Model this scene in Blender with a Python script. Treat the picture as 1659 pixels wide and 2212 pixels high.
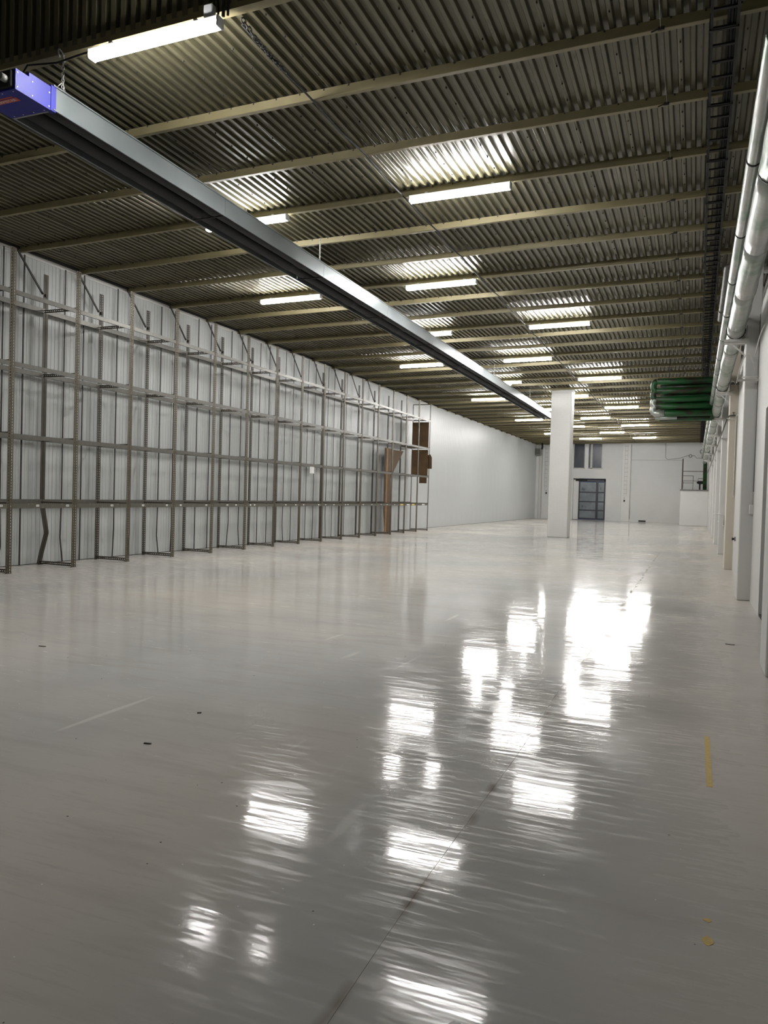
import bpy, math, random
from mathutils import Matrix, Vector
random.seed(7)
scene = bpy.context.scene
for o in list(bpy.data.objects):
    bpy.data.objects.remove(o)

# ---------------------------------------------------------------- camera, world, exposure
CAM_H = 1.55
cam_data = bpy.data.cameras.new('camera')
cam = bpy.data.objects.new('camera', cam_data)
scene.collection.objects.link(cam)
cam_data.sensor_fit = 'VERTICAL'
cam_data.sensor_height = 24.0
cam_data.sensor_width = 18.0
cam_data.lens = 24.0 * 1661.0 / 2212.0
cam_data.clip_start = 0.05
cam_data.clip_end = 300
def cam_matrix():
    f, W, H = 1661.0, 1659.0, 2212.0
    vp, s = (1500.0, 1087.5), 0.0285            # vanishing point of the hall's long axis, tilt of the horizon
    def ray(x, y): return Vector((x - W/2, -(y - H/2), -f))
    dy = ray(*vp).normalized()
    d2 = ray(vp[0] - 1000, vp[1] - 1000*s)
    up = d2.cross(dy)
    if up.y < 0: up = -up
    up.normalize()
    dx = dy.cross(up)
    m = Matrix((dx, dy, up)).to_4x4()           # rows: camera -> world
    m.translation = Vector((0, 0, CAM_H))
    return m
cam.matrix_world = cam_matrix()
scene.camera = cam

world = bpy.data.worlds.new('night')
scene.world = world
world.use_nodes = True
bg = world.node_tree.nodes['Background']
bg.inputs[0].default_value = (0.10, 0.14, 0.26, 1)
bg.inputs[1].default_value = 0.05

vs = scene.view_settings
vs.view_transform = 'Standard'
vs.look = 'None'
vs.exposure = 2.72
vs.gamma = 1.0
vs.use_curve_mapping = False
LAMP_POWER = 30.0
scene.cycles.use_denoising = True
scene.cycles.max_bounces = 6
scene.cycles.diffuse_bounces = 4
scene.cycles.glossy_bounces = 3
scene.cycles.transparent_max_bounces = 10
scene.cycles.sample_clamp_indirect = 6.0
scene.cycles.caustics_reflective = False
scene.cycles.use_adaptive_sampling = True
scene.cycles.adaptive_threshold = 0.06

# ---------------------------------------------------------------- helpers
COL = scene.collection
def link(name, data, parent=None):
    o = bpy.data.objects.new(name, data)
    COL.objects.link(o)
    if parent is not None: o.parent = parent
    return o
def tag(o, label=None, cat=None, group=None, kind=None):
    if label: o['label'] = label
    if cat: o['category'] = cat
    if group: o['group'] = group
    if kind: o['kind'] = kind
    return o
def empty(name, loc=(0, 0, 0), rz=0.0):
    o = bpy.data.objects.new(name, None)
    o.empty_display_size = 0.2
    COL.objects.link(o)
    o.location = loc
    o.rotation_euler = (0, 0, rz)
    return o

class MB:
    def __init__(s): s.v, s.f, s.sm = [], [], []
    def add(s, vs_, fs, smooth=False):
        n = len(s.v)
        s.v += [tuple(p) for p in vs_]
        for f in fs:
            s.f.append(tuple(i + n for i in f)); s.sm.append(smooth)
        return s
    def box(s, x0, x1, y0, y1, z0, z1, b=0.0):
        if x0 > x1: x0, x1 = x1, x0
        if y0 > y1: y0, y1 = y1, y0
        if z0 > z1: z0, z1 = z1, z0
        if b <= 0:
            vs_ = [(x, y, z) for z in (z0, z1) for y in (y0, y1) for x in (x0, x1)]
            return s.add(vs_, [(0, 2, 3, 1), (4, 5, 7, 6), (0, 1, 5, 4), (2, 6, 7, 3), (0, 4, 6, 2), (1, 3, 7, 5)])
        # chamfered box: 24 corner points
        b = min(b, (x1-x0)/2.01, (y1-y0)/2.01, (z1-z0)/2.01)
        P = {}
        vs_ = []
        for ix, (x, sx) in enumerate(((x0, 1), (x1, -1))):
            for iy, (y, sy) in enumerate(((y0, 1), (y1, -1))):
                for iz, (z, sz) in enumerate(((z0, 1), (z1, -1))):
                    P[ix, iy, iz] = len(vs_)
                    vs_ += [(x, y + sy*b, z + sz*b), (x + sx*b, y, z + sz*b), (x + sx*b, y + sy*b, z)]
        fs = []
        for i in (0, 1):
            q = [P[i, 0, 0], P[i, 1, 0], P[i, 1, 1], P[i, 0, 1]]; fs.append(tuple(q if i else q[::-1]))
            q = [P[0, i, 0]+1, P[1, i, 0]+1, P[1, i, 1]+1, P[0, i, 1]+1]; fs.append(tuple(q[::-1] if i else q))
            q = [P[0, 0, i]+2, P[1, 0, i]+2, P[1, 1, i]+2, P[0, 1, i]+2]; fs.append(tuple(q if i else q[::-1]))
        for i in (0, 1):
            for j in (0, 1):
                fs.append((P[i, j, 0], P[i, j, 1], P[i, j, 1]+1, P[i, j, 0]+1))
                fs.append((P[i, 0, j], P[i, 1, j], P[i, 1, j]+2, P[i, 0, j]+2))
                fs.append((P[0, i, j]+1, P[1, i, j]+1, P[1, i, j]+2, P[0, i, j]+2))
        for k in P.values(): fs.append((k, k+1, k+2))
        return s.add(vs_, fs)
    def tube(s, pts, r, n=8, caps=True, smooth=True, closed=False):
        pts = [Vector(p) for p in pts]
        rs = r if isinstance(r, (list, tuple)) else [r]*len(pts)
        m = len(pts)
        base = len(s.v)
        ref = None
        for i, p in enumerate(pts):
            if closed: t = (pts[(i+1) % m] - pts[i-1])
            else: t = (pts[min(i+1, m-1)] - pts[max(i-1, 0)])
            t.normalize()
            if ref is None:
                a = Vector((0, 0, 1)) if abs(t.z) < 0.9 else Vector((1, 0, 0))
                u = a.cross(t).normalized()
            else:
                u = (ref - t*ref.dot(t)).normalized()
            ref = u
            w = t.cross(u)
            for k in range(n):
                an = 2*math.pi*k/n
                s.v.append(tuple(p + (u*math.cos(an) + w*math.sin(an))*rs[i]))
        for i in range(m if closed else m-1):
            j = (i+1) % m
            for k in range(n):
                l = (k+1) % n
                s.f.append((base+i*n+k, base+i*n+l, base+j*n+l, base+j*n+k)); s.sm.append(smooth)
        if caps and not closed:
            s.f.append(tuple(base+k for k in range(n))[::-1]); s.sm.append(False)
            s.f.append(tuple(base+(m-1)*n+k for k in range(n))); s.sm.append(False)
        return s
    def bar(s, a, b, w, h):
        """rectangular bar from a to b; w across (horizontal), h the other way"""
        a, b = Vector(a), Vector(b)
        t = (b-a).normalized()
        ref = Vector((0, 0, 1)) if abs(t.z) < 0.95 else Vector((0, 1, 0))
        u = t.cross(ref).normalized()*(w/2); q = u.cross(t).normalized()*(h/2)
        vs_ = [p + x*u + y*q for p in (a, b) for x, y in ((-1, -1), (1, -1), (1, 1), (-1, 1))]
        return s.add(vs_, [(0, 1, 2, 3), (7, 6, 5, 4), (0, 4, 5, 1), (1, 5, 6, 2), (2, 6, 7, 3), (3, 7, 4, 0)])
    def sweep(s, prof, path, smooth=False, closed=True, caps=True):
        """prof: list of (a,b) ; path: list of functions/frames (origin, ea, eb)"""
        base = len(s.v); n = len(prof); m = len(path)
        for o, ea, eb in path:
            o, ea, eb = Vector(o), Vector(ea), Vector(eb)
            for a, b in prof: s.v.append(tuple(o + ea*a + eb*b))
        for i in range(m-1):
            for k in range(n if closed else n-1):
                l = (k+1) % n
                s.f.append((base+i*n+k, base+i*n+l, base+(i+1)*n+l, base+(i+1)*n+k)); s.sm.append(smooth)
        if caps and closed:
            s.f.append(tuple(range(base, base+n))[::-1]); s.sm.append(False)
            s.f.append(tuple(range(base+(m-1)*n, base+m*n))); s.sm.append(False)
        return s
    def mesh(s, name, mat):
        me = bpy.data.meshes.new(name)
        me.from_pydata(s.v, [], s.f)
        me.polygons.foreach_set('use_smooth', s.sm)
        if mat is not None: me.materials.append(mat)
        me.update()
        return me
    def build(s, name, mat, parent=None, recalc=True):
        me = s.mesh(name, mat)
        if recalc:
            import bmesh
            bm = bmesh.new(); bm.from_mesh(me)
            bmesh.ops.recalc_face_normals(bm, faces=bm.faces)
            bm.to_mesh(me); bm.free()
        return link(name, me, parent)

def arc(p0, c, p1, n=8):
    """quadratic curve through a control point"""
    p0, c, p1 = Vector(p0), Vector(c), Vector(p1)
    return [p0*(1-t)**2 + c*2*t*(1-t) + p1*t*t for t in [i/n for i in range(n+1)]]

# ---------------------------------------------------------------- materials
MATS = {}
class NT:
    def __init__(s, name):
        s.m = bpy.data.materials.new(name); s.m.use_nodes = True
        s.t = s.m.node_tree; s.n = s.t.nodes; s.l = s.t.links
        s.b = s.n['Principled BSDF']; s.out = s.n['Material Output']
    def new(s, typ, **kw):
        nd = s.n.new(typ)
        for k, v in kw.items():
            if k in nd.inputs.keys() if isinstance(k, str) else False: nd.inputs[k].default_value = v
            else: setattr(nd, k, v)
        return nd
    def set(s, nd, **kw):
        for k, v in kw.items(): nd.inputs[k.replace('_', ' ')].default_value = v
        return nd
    def con(s, a, b): s.l.new(a, b)
    def coord(s, kind='Object', scale=(1, 1, 1), rot=(0, 0, 0), loc=(0, 0, 0)):
        tc = s.n.new('ShaderNodeTexCoord'); mp = s.n.new('ShaderNodeMapping')
        s.con(tc.outputs[kind], mp.inputs[0])
        mp.inputs['Scale'].default_value = scale; mp.inputs['Rotation'].default_value = rot; mp.inputs['Location'].default_value = loc
        return mp.outputs[0]
    def noise(s, vec, scale=5, detail=4, rough=0.55, dist=0.0):
        nd = s.n.new('ShaderNodeTexNoise')
        nd.inputs['Scale'].default_value = scale; nd.inputs['Detail'].default_value = detail
        nd.inputs['Roughness'].default_value = rough; nd.inputs['Distortion'].default_value = dist
        s.con(vec, nd.inputs['Vector'])
        return nd.outputs['Fac']
    def ramp(s, fac, stops, interp='LINEAR'):
        nd = s.n.new('ShaderNodeValToRGB'); cr = nd.color_ramp; cr.interpolation = interp
        while len(cr.elements) > 1: cr.elements.remove(cr.elements[-1])
        for i, (p, c) in enumerate(stops):
            e = cr.elements[0] if i == 0 else cr.elements.new(p)
            e.position = p
            e.color = (c, c, c, 1) if isinstance(c, (int, float)) else (*c, 1)
        s.con(fac, nd.inputs[0])
        return nd.outputs[0]
    def mix(s, fac, a, b, mode='MIX'):
        nd = s.n.new('ShaderNodeMix'); nd.data_type = 'RGBA'; nd.blend_type = mode
        for sock, v in ((nd.inputs[0], fac), (nd.inputs[6], a), (nd.inputs[7], b)):
            if hasattr(v, 'links') or isinstance(v, bpy.types.NodeSocket): s.con(v, sock)
            elif isinstance(v, (int, float)): sock.default_value = v if sock == nd.inputs[0] else (v, v, v, 1)
            else: sock.default_value = (*v, 1)
        return nd.outputs[2]
    def math(s, op, a, b=0.0, c=0.0):
        nd = s.n.new('ShaderNodeMath'); nd.operation = op
        for i, v in enumerate((a, b, c)):
            if isinstance(v, bpy.types.NodeSocket): s.con(v, nd.inputs[i])
            else: nd.inputs[i].default_value = v
        return nd.outputs[0]
    def bump(s, height, strength=0.3, dist=0.01, normal=None):
        nd = s.n.new('ShaderNodeBump'); nd.inputs['Strength'].default_value = strength; nd.inputs['Distance'].default_value = dist
        s.con(height, nd.inputs['Height'])
        if normal is not None: s.con(normal, nd.inputs['Normal'])
        return nd.outputs[0]
    def done(s, color=None, rough=None, metal=None, normal=None, spec=None):
        for key, v in (('Base Color', color), ('Roughness', rough), ('Metallic', metal), ('Normal', normal), ('Specular IOR Level', spec)):
            if v is None: continue
            if isinstance(v, bpy.types.NodeSocket): s.con(v, s.b.inputs[key])
            elif key == 'Base Color': s.b.inputs[key].default_value = (*v, 1)
            else: s.b.inputs[key].default_value = v
        return s.m
def plain(name, col, rough=0.5, metal=0.0, var=0.12, scale=6.0, bump=0.0):
    m = NT(name); v = m.coord()
    n = m.noise(v, scale, 3)
    lo = tuple(c*(1-var) for c in col); hi = tuple(min(1, c*(1+var)) for c in col)
    c = m.ramp(n, [(0.3, lo), (0.7, hi)])
    r = m.ramp(n, [(0.3, max(0.02, rough-0.06)), (0.7, min(1, rough+0.06))])
    return m.done(c, r, metal, m.bump(n, bump, 0.003) if bump else None)

def mat_floor():
    m = NT('epoxy_floor')
    v = m.coord()
    big = m.noise(v, 0.35, 3, 0.6)
    streak = m.noise(m.coord(scale=(0.55, 3.2, 1), rot=(0, 0, 0.12)), 1.6, 4, 0.65)
    warm = m.noise(m.coord(loc=(13, 5, 0)), 0.22, 2, 0.5)
    base = m.ramp(big, [(0.3, (0.385, 0.378, 0.360)), (0.72, (0.515, 0.503, 0.475))])
    base = m.mix(m.ramp(warm, [(0.45, 0.0), (0.7, 0.7)]), base, (0.63, 0.565, 0.49))
    base = m.mix(m.ramp(streak, [(0.5, 0.0), (0.75, 0.40)]), base, (0.33, 0.30, 0.265))
    # pale scuffs running along the hall
    sc = m.noise(m.coord(scale=(3.0, 0.28, 1), rot=(0, 0, -0.9)), 2.1, 1, 0.5)
    base = m.mix(m.ramp(sc, [(0.73, 0.0), (0.78, 0.35)]), base, (0.74, 0.73, 0.68))
    fine = m.noise(m.coord(scale=(1.0, 9.0, 1), rot=(0, 0, 0.1)), 3.0, 4, 0.7)
    base = m.mix(m.ramp(fine, [(0.55, 0.0), (0.72, 0.30)]), base, (0.30, 0.265, 0.23))
    # dark grit, and coating flakes with their white glints put into the colour
    vo = m.n.new('ShaderNodeTexVoronoi'); vo.inputs['Scale'].default_value = 11.0
    m.con(v, vo.inputs['Vector'])
    sp = m.math('LESS_THAN', vo.outputs['Distance'], 0.045)
    pick = m.ramp(vo.outputs['Color'], [(0.55, 0.0), (0.56, 1.0)], 'CONSTANT')
    base = m.mix(m.math('MULTIPLY', sp, pick), base, (0.75, 0.75, 0.72))
    vo2 = m.n.new('ShaderNodeTexVoronoi'); vo2.inputs['Scale'].default_value = 5.3
    m.con(m.coord(loc=(3.3, 1.7, 0)), vo2.inputs['Vector'])
    sp2 = m.math('LESS_THAN', vo2.outputs['Distance'], 0.028)
    base = m.mix(sp2, base, (0.07, 0.065, 0.06))
    # rust-brown stain that follows the old slab joint
    sx = m.n.new('ShaderNodeSeparateXYZ'); m.con(v, sx.inputs[0])
    wob = m.math('MULTIPLY', m.noise(m.coord(scale=(1, 1, 1)), 1.3, 1), 0.08)
    d = m.math('ABSOLUTE', m.math('ADD', m.math('ADD', sx.outputs[0], 0.945), m.math('SUBTRACT', wob, 0.04)))
    near = m.ramp(d, [(0.0, 1.0), (0.035, 0.0)])
    gate = m.ramp(m.noise(v, 2.2, 2), [(0.47, 0.0), (0.58, 0.8)])
    base = m.mix(m.math('MULTIPLY', near, gate), base, (0.17, 0.135, 0.105))
    # dull trodden dust towards the side wall and along the shelving
    dn_ = m.math('MULTIPLY', m.math('SUBTRACT', big, 0.5), 2.2)
    dr = m.ramp(m.math('ADD', m.math('ADD', m.math('MULTIPLY', sx.outputs[0], 0.8), 0.42), dn_), [(0.0, 0.0), (0.8, 1.0)])
    dl = m.ramp(m.math('ADD', m.math('ADD', m.math('MULTIPLY', sx.outputs[0], -0.35), -2.6), dn_), [(0.0, 0.0), (1.0, 0.8)])
    dust = m.math('MAXIMUM', dr, dl)
    base = m.mix(m.math('MULTIPLY', dust, 0.5), base, (0.53, 0.485, 0.435))
    # gloss: hard coating, duller where it is scuffed
    rn = streak
    rough = m.math('ADD', m.math('ADD', m.ramp(rn, [(0.3, 0.045), (0.75, 0.12)]), m.math('MULTIPLY', dust, 0.22)), m.ramp(fine, [(0.50, 0.0), (0.66, 0.20)]))
    # hand-trowelled ripples lying across the hall
    rip = m.noise(m.coord(scale=(0.7, 3.0, 1), rot=(0, 0, 0.16)), 1.8, 1, 0.5)
    rip2 = m.noise(m.coord(scale=(0.8, 8.0, 1), rot=(0, 0, 0.18)), 1.6, 2, 0.6)
    rip3 = m.noise(m.coord(scale=(0.30, 1.5, 1), rot=(0, 0, 0.14)), 1.0, 2, 0.55)
    nb = m.bump(rip, 1.0, 0.0010, m.bump(rip3, 1.0, 0.005))
    nb = m.bump(rip2, 1.0, 0.0009, nb)
    pass
    m.b.inputs['IOR'].default_value = 1.17
    return m.done(base, rough, 0.0, nb, 0.5)
def mat_roof():
    m = NT('olive_roof_sheet')
    n1 = m.noise(m.coord(), 0.7, 2, 0.6)
    n2 = m.noise(m.coord(scale=(6, 0.5, 6)), 2.0, 3, 0.6)
    c = m.ramp(n1, [(0.3, (0.085, 0.077, 0.045)), (0.7, (0.126, 0.116, 0.071))])
    c = m.mix(m.ramp(n2, [(0.6, 0.0), (0.85, 0.25)]), c, (0.08, 0.066, 0.038))
    r = m.ramp(n2, [(0.3, 0.27), (0.75, 0.40)])
    dn = m.noise(m.coord(scale=(3, 1, 3)), 1.1, 1, 0.5)
    return m.done(c, r, 0.2, m.bump(dn, 0.25, 0.02), 0.5)
def mat_slotted(name, col, worn, rough=0.5):
    """painted steel angle with a row of punched slots (object space: z along the bar, slots every 50 mm)"""
    m = NT(name)
    n = m.noise(m.coord(scale=(1, 1, 0.4)), 14, 3, 0.65)
    n2 = m.noise(m.coord('Generated', scale=(1, 1, 9)), 3, 4)
    c = m.ramp(n, [(0.35, col), (0.62, tuple(x*1.25 for x in col)), (0.75, worn)])
    c = m.mix(m.ramp(n2, [(0.5, 0.0), (0.8, 0.35)]), c, tuple(x*0.6 for x in col))
    return m.done(c, rough, 0.3)
def add_slots(m_, axis='Z', width_axes=('X', 'Y'), period=0.05, length=0.030, u0=0.016, u1=0.034):
    t = m_.node_tree; n = t.nodes; l = t.links
    tc = n.new('ShaderNodeTexCoord'); sx = n.new('ShaderNodeSeparateXYZ'); l.new(tc.outputs['Object'], sx.inputs[0])
    def M(op, a, b=0.0):
        nd = n.new('ShaderNodeMath'); nd.operation = op
        for i, v in enumerate((a, b)):
            if isinstance(v, bpy.types.NodeSocket): l.new(v, nd.inputs[i])
            else: nd.inputs[i].default_value = v
        return nd.outputs[0]
    al = M('LESS_THAN', M('MODULO', M('ADD', sx.outputs[axis], 10.0), period), length)
    ws = None
    for ax in width_axes:
        a = M('ABSOLUTE', sx.outputs[ax])
        w = M('MULTIPLY', M('GREATER_THAN', a, u0), M('LESS_THAN', a, u1))
        ws = w if ws is None else M('MAXIMUM', ws, w)
    hole = M('MULTIPLY', al, ws)
    tr = n.new('ShaderNodeBsdfTransparent'); mx = n.new('ShaderNodeMixShader')
    b = n['Principled BSDF']; out = n['Material Output']
    l.new(hole, mx.inputs[0]); l.new(b.outputs[0], mx.inputs[1]); l.new(tr.outputs[0], mx.inputs[2]); l.new(mx.outputs[0], out.inputs[0])
    return m_
def mat_wall(name, col, rough=0.55, brick=False, bump=0.15):
    m = NT(name)
    n = m.noise(m.coord(), 0.8, 3, 0.6); n2 = m.noise(m.coord(), 22, 1, 0.6)
    c = m.ramp(n, [(0.25, tuple(x*0.93 for x in col)), (0.7, col)])
    nb = m.bump(n2, bump, 0.004)
    if brick:
        br = m.n.new('ShaderNodeTexBrick'); m.con(m.coord(rot=(math.pi/2, 0, 0)), br.inputs['Vector'])
        br.inputs['Scale'].default_value = 1.0; br.inputs['Brick Width'].default_value = 0.26; br.inputs['Row Height'].default_value = 0.075
        br.inputs['Mortar Size'].default_value = 0.008; br.inputs['Mortar Smooth'].default_value = 0.4
        inv = m.math('SUBTRACT', 1.0, br.outputs['Fac'])
        nb = m.bump(inv, 0.35, 0.006, nb)
        c = m.mix(m.math('MULTIPLY', br.outputs['Fac'], 0.25), c, tuple(x*0.8 for x in col))
    return m.done(c, rough, 0.0, nb)
def mat_emit(name, col, strength):
    m = NT(name)
    m.done((0.9, 0.9, 0.9), 0.4)
    m.b.inputs['Emission Color'].default_value = (*col, 1); m.b.inputs['Emission Strength'].default_value = strength
    return m.m
def mat_foil():
    m = NT('foil_lagging')
    n = m.noise(m.coord(scale=(1, 0.6, 1)), 2.2, 4, 0.6)
    n2 = m.noise(m.coord(scale=(1, 5, 1)), 2.0, 3)
    c = m.ramp(n, [(0.42, (0.45, 0.45, 0.437)), (0.54, (0.36, 0.40, 0.36)), (0.66, (0.19, 0.27, 0.20))])  # green and darker stops put a green reflection into the foil colour
    return m.done(c, m.ramp(n2, [(0.3, 0.28), (0.7, 0.42)]), 0.55, m.bump(n2, 0.25, 0.010))
def mat_galv():
    m = NT('galvanised_sheet')
    n = m.noise(m.coord(), 1.2, 5)
    c = m.ramp(n, [(0.3, (0.19, 0.215, 0.222)), (0.7, (0.24, 0.265, 0.270))])
    return m.done(c, m.ramp(n, [(0.3, 0.32), (0.7, 0.42)]), 0.6)
def mat_green():
    m = NT('green_pipe_paint')
    n = m.noise(m.coord(scale=(0.8, 2, 2.2)), 1.6, 5, 0.65, 0.3)
    c = m.ramp(n, [(0.44, (0.008, 0.078, 0.018)), (0.53, (0.010, 0.058, 0.014)), (0.57, (0.022, 0.022, 0.011))])
    return m.done(c, 0.45)

M = {
    'floor': mat_floor(), 'roof': mat_roof(),
    'purlin': plain('olive_purlin', (0.20, 0.172, 0.092), 0.4, 0.1, 0.12, 3),
    'panel': mat_wall('white_panel', (0.50, 0.515, 0.51), 0.40, bump=0.03),
    'white': mat_wall('white_paint', (0.60, 0.595, 0.575), 0.6),
    'brick': mat_wall('white_brick', (0.56, 0.56, 0.54), 0.6, True),
    'cream': mat_wall('cream_paint', (0.60, 0.545, 0.455), 0.6),
    'gap': plain('dark_gap', (0.02, 0.02, 0.018), 0.8),
    'deck': plain('roof_deck', (0.05, 0.045, 0.03), 0.8),
    'steel': plain('dark_steel', (0.025, 0.024, 0.022), 0.7, 0.1),
    'galv': mat_galv(), 'foil': mat_foil(), 'green': mat_green(),
    'hole': plain('heater_tube', (0.030, 0.031, 0.033), 0.75, 0.2, 0.2, 12),
    'blue': plain('blue_enamel', (0.006, 0.008, 0.20), 0.62, 0.0, 0.15, 30),
    'red': plain('red_label', (0.42, 0.06, 0.045), 0.5), 'print': plain('white_print', (0.6, 0.55, 0.52), 0.6),
    'lamp': mat_emit('lamp_diffuser', (1.0, 0.985, 0.96), LAMP_POWER),
    'housing': plain('lamp_housing', (0.52, 0.53, 0.54), 0.45),
    'cable': plain('black_cable', (0.008, 0.008, 0.008), 0.85), 'wcable': plain('white_cable', (0.62, 0.61, 0.58), 0.5),
    'chain': plain('zinc_chain', (0.45, 0.45, 0.43), 0.35, 0.8), 'tray': plain('black_tray', (0.006, 0.006, 0.006), 0.7, 0.0),
    'greypipe': plain('grey_pipe', (0.075, 0.073, 0.06), 0.5),
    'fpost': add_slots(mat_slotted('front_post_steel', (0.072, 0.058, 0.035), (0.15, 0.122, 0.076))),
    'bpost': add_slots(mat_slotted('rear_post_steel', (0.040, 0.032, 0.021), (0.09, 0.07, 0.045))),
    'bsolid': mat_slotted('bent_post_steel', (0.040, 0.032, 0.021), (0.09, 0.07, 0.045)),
    'tie': add_slots(mat_slotted('tie_steel', (0.055, 0.045, 0.03), (0.12, 0.1, 0.07)), axis='X', width_axes=('Z',), u0=-1, u1=0.008),
    'beam': mat_slotted('beam_steel', (0.085, 0.080, 0.067), (0.16, 0.152, 0.132), 0.4),
    'dbeam': mat_slotted('label_beam_steel', (0.085, 0.08, 0.062), (0.45, 0.44, 0.40), 0.45),
    'rod': plain('brown_rod', (0.022, 0.016, 0.014), 0.55, 0.2),
    'paper': plain('paper_tag', (0.72, 0.72, 0.70), 0.7), 'ytag': plain('yellow_tag', (0.66, 0.50, 0.13), 0.6),
    'board': plain('brown_hardboard', (0.10, 0.057, 0.022), 0.7, 0, 0.25, 5), 'plank': plain('pale_plank', (0.24, 0.125, 0.045), 0.6, 0, 0.3, 7),
    'tape': plain('yellow_tape', (0.52, 0.36, 0.075), 0.5, 0, 0.2, 40), 'chip': plain('worn_patch', (0.085, 0.072, 0.060), 0.35, 0, 0.3, 30),
    'glass': None, 'doorblue': plain('navy_door_frame', (0.006, 0.006, 0.016), 0.45), 'doorpane': plain('door_sheet', (0.115, 0.13, 0.14), 0.33, 0.3, 0.25, 2.2),
    'winframe': plain('grey_window_frame', (0.42, 0.41, 0.38), 0.5), 'boxgrey': plain('grey_box', (0.20, 0.20, 0.19), 0.5),
    'rail': plain('maroon_rail', (0.032, 0.014, 0.013), 0.5), 'ledge': plain('concrete_ledge', (0.16, 0.15, 0.14), 0.8),
}
def mat_glass():
    m = NT('night_glass')
    n = m.noise(m.coord(scale=(1, 1, 0.5)), 1.0, 3)
    c = m.ramp(n, [(0.4, (0.012, 0.018, 0.038)), (0.75, (0.05, 0.055, 0.065))])
    return m.done(c, 0.25, 0.0, m.bump(n, 0.3, 0.05), 0.25)
M['glass'] = mat_glass()

# ---------------------------------------------------------------- layout numbers (metres)
XL = -11.90                  # inner face of the panel wall
XR, XR2 = 0.88, 1.22         # right wall: lower face, recessed upper face
YE = 62.2                    # end wall
YS = 6.15                    # step up of the roof
def zc(x): return 6.147 + 0.0165*(x + 2.05)     # underside of roof sheets (roof rises to the right)
def zb(x): return zc(x) - 0.098                  # underside of purlins
PY = [7.85 + 1.488*k for k in range(0, 37)]

# ================================================================ SETTING
# floor: two cast slabs with an open joint between them
fl = MB()
JX = -0.945
jl, jr = [], []
for i in range(0, 141):
    y = -7 + i*0.5
    w = 0.012*math.sin(y*1.7) + 0.010*math.sin(y*0.63 + 1)
    jl.append((JX + w - 0.0008, y)); jr.append((JX + w + 0.0008, y))
n = len(jl)
vs_ = [(XL - 0.3, y, 0) for x, y in jl] + [(x, y, 0) for x, y in jl] + [(x, y, -0.002) for x, y in jl] + [(x, y, -0.002) for x, y in jr] + [(x, y, 0) for x, y in jr] + [(2.0, y, 0) for x, y in jr]
fs = [(r*n+i, (r+1)*n+i, (r+1)*n+i+1, r*n+i+1) for r in range(5) for i in range(n-1)]
fl.add(vs_, fs)
floor = fl.build('floor', M['floor'], recalc=False)
tag(floor, 'glossy light grey epoxy floor with wavy reflections of the tube lights', kind='structure')
def blot(name, cx, cy, r, mat, z=0.0006, k=14, jag=0.35, sy=1.0, parent=None, seed=1):
    rnd = random.Random(seed)
    top = [(cx + r*(1+rnd.uniform(-jag, jag))*math.cos(2*math.pi*i/k), cy + sy*r*(1+rnd.uniform(-jag, jag))*math.sin(2*math.pi*i/k), z) for i in range(k)]
    bot = [(x, y, 0.0) for x, y, _ in top]
    b = MB().add(top + bot, [tuple(range(k))] + [(i, (i+1) % k, k+(i+1) % k, k+i) for i in range(k)])
    return b.build(name, mat, parent)
blot('worn_patch', -0.64, 2.07, 0.06, M['chip'], jag=0.5, k=18, parent=floor, seed=4)
blot('worn_patch', -0.60, 2.15, 0.018, M['chip'], jag=0.5, parent=floor, seed=5)

# left wall: sandwich panels one metre wide with fine ribs
wl = MB().box(XL-0.3, XL-0.05, -7, YE+0.3, 0, 6.05)
wall_left = wl.build('wall_left', M['white'])
tag(wall_left, 'white ribbed sandwich panel wall behind the shelving', kind='structure')
pm = MB()
prof = [(0.002, -0.05), (0.002, -0.006), (0.006, 0.0)]
for i in range(1, 10):
    c = i*0.1
    prof += [(c-0.013, 0.0), (c-0.007, -0.0045), (c+0.007, -0.0045), (c+0.013, 0.0)]
prof += [(0.994, 0.0), (0.998, -0.006), (0.998, -0.05)]
pm.sweep([(b, a) for a, b in prof], [((0, 0, 0.012), (1, 0, 0), (0, 1, 0)), ((0, 0, 5.955), (1, 0, 0), (0, 1, 0))], caps=True)
pmesh = pm.mesh('wall_panel', M['panel'])
for i in range(0, 55):
    o = link('wall_panel', pmesh, wall_left); o.location = (XL, 7.76 + i*1.0 - 0.0, 0)
# flashing at the top of the panels; dark strip put in for the shaded gap above
t1 = MB().box(XL-0.01, XL+0.014, 7.7, YE, 5.865, 5.945, 0.003).build('trim_1', M['white']); tag(t1, 'white flashing strip along the top of the panel wall', kind='structure')
t2 = MB().box(XL-0.05, XL+0.05, 7.7, YE, 5.948, 5.985).build('trim_2', M['gap']); tag(t2, 'dark strip put in for the shaded gap where the roof meets the panel wall', kind='structure')
t3 = MB().box(XL-0.01, XL+0.004, 7.7, YE, 0.0, 0.012).build('baseboard_left', M['gap']); tag(t3, 'thin dark joint at the foot of the panel wall', kind='structure')

# end wall with a door opening, a high window and shallow pilasters
we = MB()
D0, D1, DZ = -8.97, -6.47, 3.28
W0, W1, WZ0, WZ1 = -8.97, -6.80, 4.02, 6.00
for x0, x1, z0, z1 in [(XL-0.3, D0, 0, 6.4), (D1, XR2+0.3, 0, 6.4), (D0, D1, DZ, WZ0), (W1, D1, WZ0, WZ1), (D0, D1, WZ1, 6.4)]:
    we.box(x0, x1, YE, YE+0.4, z0, z1)
wall_back = we.build('wall_back', M['brick']); tag(wall_back, 'white painted brick end wall with doorway and high window', kind='structure')
for x0, x1, y in [(-5.28, -4.66, YE-0.12), (-11.42, -10.9, YE-0.12)]:
    MB().box(x0, x1, y, YE+0.01, 0, 6.1, 0.01).build('pilaster', M['white'], wall_back)
MB().box(-4.58, -0.9, YE-0.03, YE+0.01, 4.77, 6.15).build('upper_panel', M['brick'], wall_back)
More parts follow.
